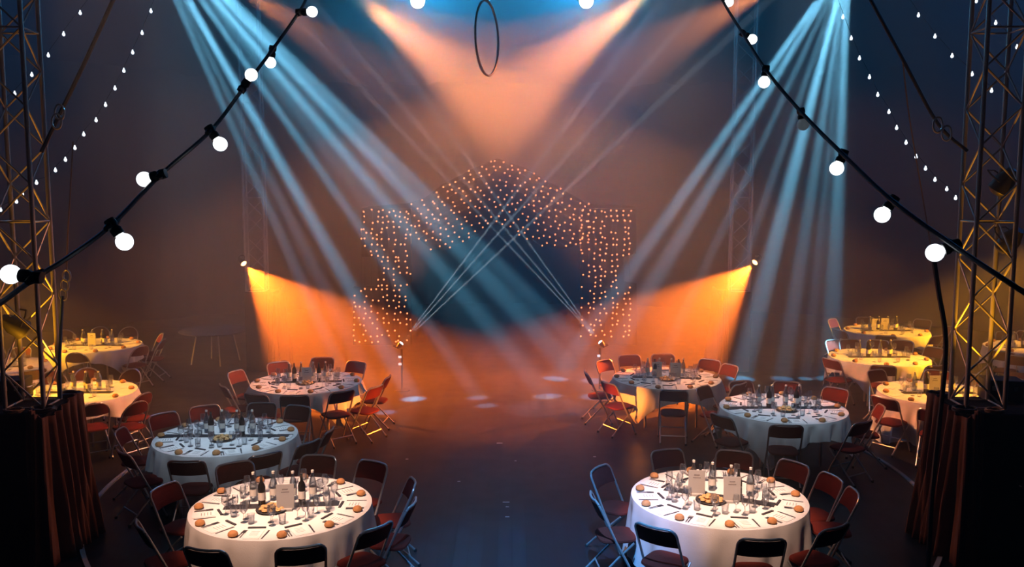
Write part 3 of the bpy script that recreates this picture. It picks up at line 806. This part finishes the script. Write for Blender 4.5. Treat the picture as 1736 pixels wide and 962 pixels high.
smallstring('string of small white bulbs in the top right corner', dl([(1655, 3), (1688, 40), (1724, 81), (1760, 120)], 13.5, 13.0))


def rig(name, label, cat, pts, r, m, group=None, parts=()):
    o0 = P(*pts[0]); q = spl([P(*p) - o0 for p in pts], 6)
    b = MB(); b.tube(q, r, 7); o = b.obj(name, m); o.location = o0; tag(o, label, cat, group)
    for (px, py, d, rr) in parts:
        c = P(px, py, d) - o0; b = MB()
        b.tube([c + Vector((rr * math.cos(2 * PI * k / 16), 0, rr * 1.6 * math.sin(2 * PI * k / 16))) for k in range(16)], 0.010, 6, True)
        b.obj('shackle', M['chrome'], o)
    return o


rig('guy_cable', 'thick dark guy cable from the top left down to the left tower', 'cable', [(205, -30, 9.3), (150, 92, 9.4), (102, 192, 9.5), (70, 258, 9.5)], 0.022, M['cable'], 'guy cables', [(101, 190, 9.4, .05), (96, 206, 9.4, .05)])
rig('guy_cable', 'thick dark guy cable from the top right down to the right tower', 'cable', [(1460, -30, 9.3), (1530, 100, 9.4), (1590, 210, 9.5), (1640, 256, 9.5)], 0.018, M['cable'], 'guy cables', [(1590, 212, 9.4, .05), (1605, 226, 9.4, .05)])
rig('hoist_rope', 'thin tan rope hanging just right of the left tower', 'rope', [(124, 240, 9.6), (119, 330, 9.6), (115, 400, 9.6), (113, 462, 9.6)], 0.008, M['rope'], 'hoist ropes', [(113, 468, 9.6, .04), (110, 484, 9.6, .04), (107, 500, 9.6, .04)])
rig('ratchet_strap', 'blue strap hanging beside the left tower above the plinth', 'strap', [(106, 502, 9.6), (103, 560, 9.6), (101, 620, 9.6), (103, 676, 9.55)], 0.018, M['strap'])
rig('hoist_rope', 'thin tan rope hanging left of the right tower', 'rope', [(1530, 100, 9.4), (1541, 195, 9.5), (1560, 310, 9.6), (1575, 400, 9.6), (1586, 470, 9.6)], 0.007, M['rope'], 'hoist ropes')
rig('hanging_cable', 'thick black cable hanging down the inner side of the right plinth', 'cable', [(1583, 440, 8.8), (1592, 500, 8.8), (1602, 560, 8.8), (1602, 620, 8.75), (1592, 720, 8.72), (1580, 840, 8.65), (1572, 990, 8.6)], 0.024, M['cable'])

# ------------------------------------------------------------------ stage portal with its net of fairy lights
D = 22.0
PORTAL = {
    'pediment': [(612, 352), (690, 345), (718, 336), (750, 312), (800, 286), (842, 268), (890, 284), (930, 308), (1000, 346), (1080, 350), (1080, 356), (1000, 412), (955, 424), (925, 420), (885, 402), (850, 384), (828, 382), (800, 404), (752, 426), (730, 424), (688, 392), (612, 360)],
    'left_pillar': [(612, 354), (696, 354), (696, 582), (598, 582), (598, 488), (640, 488), (640, 436), (612, 436)],
    'right_pillar': [(984, 354), (1079, 354), (1079, 430), (1058, 436), (1058, 478), (1080, 482), (1080, 575), (984, 575)],
}


def inside(x, y, pg):
    c = False; j = len(pg) - 1
    for i in range(len(pg)):
        if (pg[i][1] > y) != (pg[j][1] > y) and x < (pg[j][0] - pg[i][0]) * (y - pg[i][1]) / (pg[j][1] - pg[i][1]) + pg[i][0]: c = not c
        j = i
    return c


t = thing('stage_portal', 'dark red stage portal with pointed pediment at the back', 'stage', (0, D + 0.15, 0))
for nm in ('pediment', 'left_pillar', 'right_pillar'):
    pg = PORTAL[nm]; b = MB()
    if nm != 'pediment': pg = [(x, y if y < 560 else 586) for x, y in pg]
    v1 = [b.bm.verts.new(Vector((P(x, y, D).x, -0.10, P(x, y, D).z))) for x, y in pg]
    v2 = [b.bm.verts.new(Vector((P(x, y, D).x, 0.10, P(x, y, D).z))) for x, y in pg]
    for v in v1 + v2: v.co.z = max(v.co.z, 0.0)
    b.bm.faces.new(v1); b.bm.faces.new(v2[::-1])
    for i in range(len(pg)): k2 = (i + 1) % len(pg); b.bm.faces.new((v1[i], v1[k2], v2[k2], v2[i]))
    if nm == 'pediment':
        for v in b.bm.verts: v.co.y += 0.25
    b.obj(nm, M['portal'], t, False)


def net(label, dots, cables):
    o0 = P(dots[0][0], dots[0][1], D); t = thing('fairy_light_net', label, 'string lights', o0, 0, 'fairy light nets on the stage portal')
    b = MB()
    for c in cables:
        if len(c) > 1: b.tube([P(x, y, D) - o0 + Vector((0, 0.02, 0)) for x, y in c], 0.004, 4)
    b.obj('wire', M['cable'], t)
    b = MB(); bmesh.ops.create_icosphere(b.bm, subdivisions=1, radius=0.022); me = b.mesh('fairy_bulb', M['fairy'])
    random.Random(3).shuffle(dots)
    for (x, y) in dots[:100]:
        o = link('bulb', me, t); o.location = P(x, y, D) - o0
    if len(dots) > 100:
        b = MB()
        for (x, y) in dots[100:]:
            bmesh.ops.create_icosphere(b.bm, subdivisions=1, radius=0.022, matrix=Matrix.Translation(P(x, y, D) - o0))
        o = b.obj('remaining_bulbs', M['fairy'], t); o['kind'] = 'stuff'


rnd = random.Random(5); dots = []; cables = []
arms = 34
# swags fanning from the ridge: slanted rows that sag
for i in range(-2, 16):
    row = []
    for x in range(-30, 32):
        px = 842 + x * 12.2 + rnd.uniform(-3.4, 3.4) + (i % 2) * 5
        py = 270 + abs(px - 842) * 0.50 - 6 * math.sin(abs(px - 842) / 60) + i * 10.5 + rnd.uniform(-3.4, 3.4)
        if inside(px, py, PORTAL['pediment']) and (690 < px < 1000): row.append((px, py))
    dots += row; cables.append(row)
net('net of warm fairy lights on the pointed pediment', dots, cables)
for nm, wd, x0, x1 in (('left_pillar', 'left', 615, 694), ('right_pillar', 'right', 988, 1077)):
    dots = []; cables = []
    nx = 8
    for i in range(nx + (3 if wd == 'left' else 1)):
        px0 = (600 if wd == 'left' else x0) + i * 9.8 + rnd.uniform(-2, 2); col_ = []
        for j in range(26):
            px = px0 + rnd.uniform(-2.6, 2.6); py = 358 + j * (9.6 if wd == 'left' else 9.2) + rnd.uniform(-2.4, 2.4)
            if inside(px, py, PORTAL[nm]) and rnd.random() > 0.17: col_.append((px, py))
        dots += col_; cables.append(col_)
    net('net of warm fairy lights hung in rows on the %s portal pillar' % wd, dots, cables)

# ------------------------------------------------------------------ white tape marks on the floor
for (px, py, w_, d_, lab) in [(858, 852, 0.085, 0.028, 'pale tape mark on the floor, front centre, widest of the marks'), (860, 860, 0.04, 0.02, 'small tape mark just in front of the widest mark'), (860, 877, 0.05, 0.02, 'narrow tape mark on the floor nearest the camera'),
                              (847, 752, 0.09, 0.04, 'pale tape mark on the floor between the second tables'), (874, 782, 0.03, 0.03, 'tiny tape mark on the floor right of centre'), (1008, 775, 0.04, 0.04, 'small tape mark on the floor towards the right tables'),
                              (690, 779, 0.04, 0.04, 'small tape mark on the floor towards the left tables'), (778, 817, 0.04, 0.04, 'small tape mark on the floor left of centre')]:
    p = F(px, py, 0); b = MB(); b.box((0, 0, 0.0015), (w_, d_, 0.002)); o = b.obj('tape_mark', M['tape'], smooth=False); o.location = (p.x, p.y, 0)
    tag(o, lab, 'tape', 'tape marks on the floor')

# ------------------------------------------------------------------ haze
hm = bpy.data.materials.new('haze'); hm.use_nodes = True; nt = hm.node_tree; nt.nodes.clear()
out = nt.nodes.new('ShaderNodeOutputMaterial'); vs = nt.nodes.new('ShaderNodeVolumeScatter')
vs.inputs['Color'].default_value = (1, 1, 1, 1); vs.inputs['Density'].default_value = HZ; vs.inputs['Anisotropy'].default_value = 0.15
tc = nt.nodes.new('ShaderNodeTexCoord'); sx = nt.nodes.new('ShaderNodeSeparateXYZ'); mr = nt.nodes.new('ShaderNodeMapRange')
mr.inputs['From Min'].default_value = 0.5; mr.inputs['From Max'].default_value = 9.0; mr.inputs['To Min'].default_value = HZ * 0.5; mr.inputs['To Max'].default_value = HZ * 2.4
nt.links.new(tc.outputs['Object'], sx.inputs[0]); nt.links.new(sx.outputs['Z'], mr.inputs['Value']); my = nt.nodes.new('ShaderNodeMapRange'); my.inputs['From Min'].default_value = 7.5; my.inputs['From Max'].default_value = 13.0; my.inputs['To Min'].default_value = 0.15; my.inputs['To Max'].default_value = 1.0
mu = nt.nodes.new('ShaderNodeMath'); mu.operation = 'MULTIPLY'
nt.links.new(sx.outputs['Y'], my.inputs['Value']); nt.links.new(mr.outputs[0], mu.inputs[0]); nt.links.new(my.outputs[0], mu.inputs[1]); nt.links.new(mu.outputs[0], vs.inputs['Density'])
nt.links.new(vs.outputs[0], out.inputs['Volume'])
b = MB(); b.box((0, 13, 9.6), (40, 40, 20)); hz = b.obj('haze', hm, smooth=False)
tag(hz, 'thin smoke haze filling the whole tent', 'haze', kind='stuff')
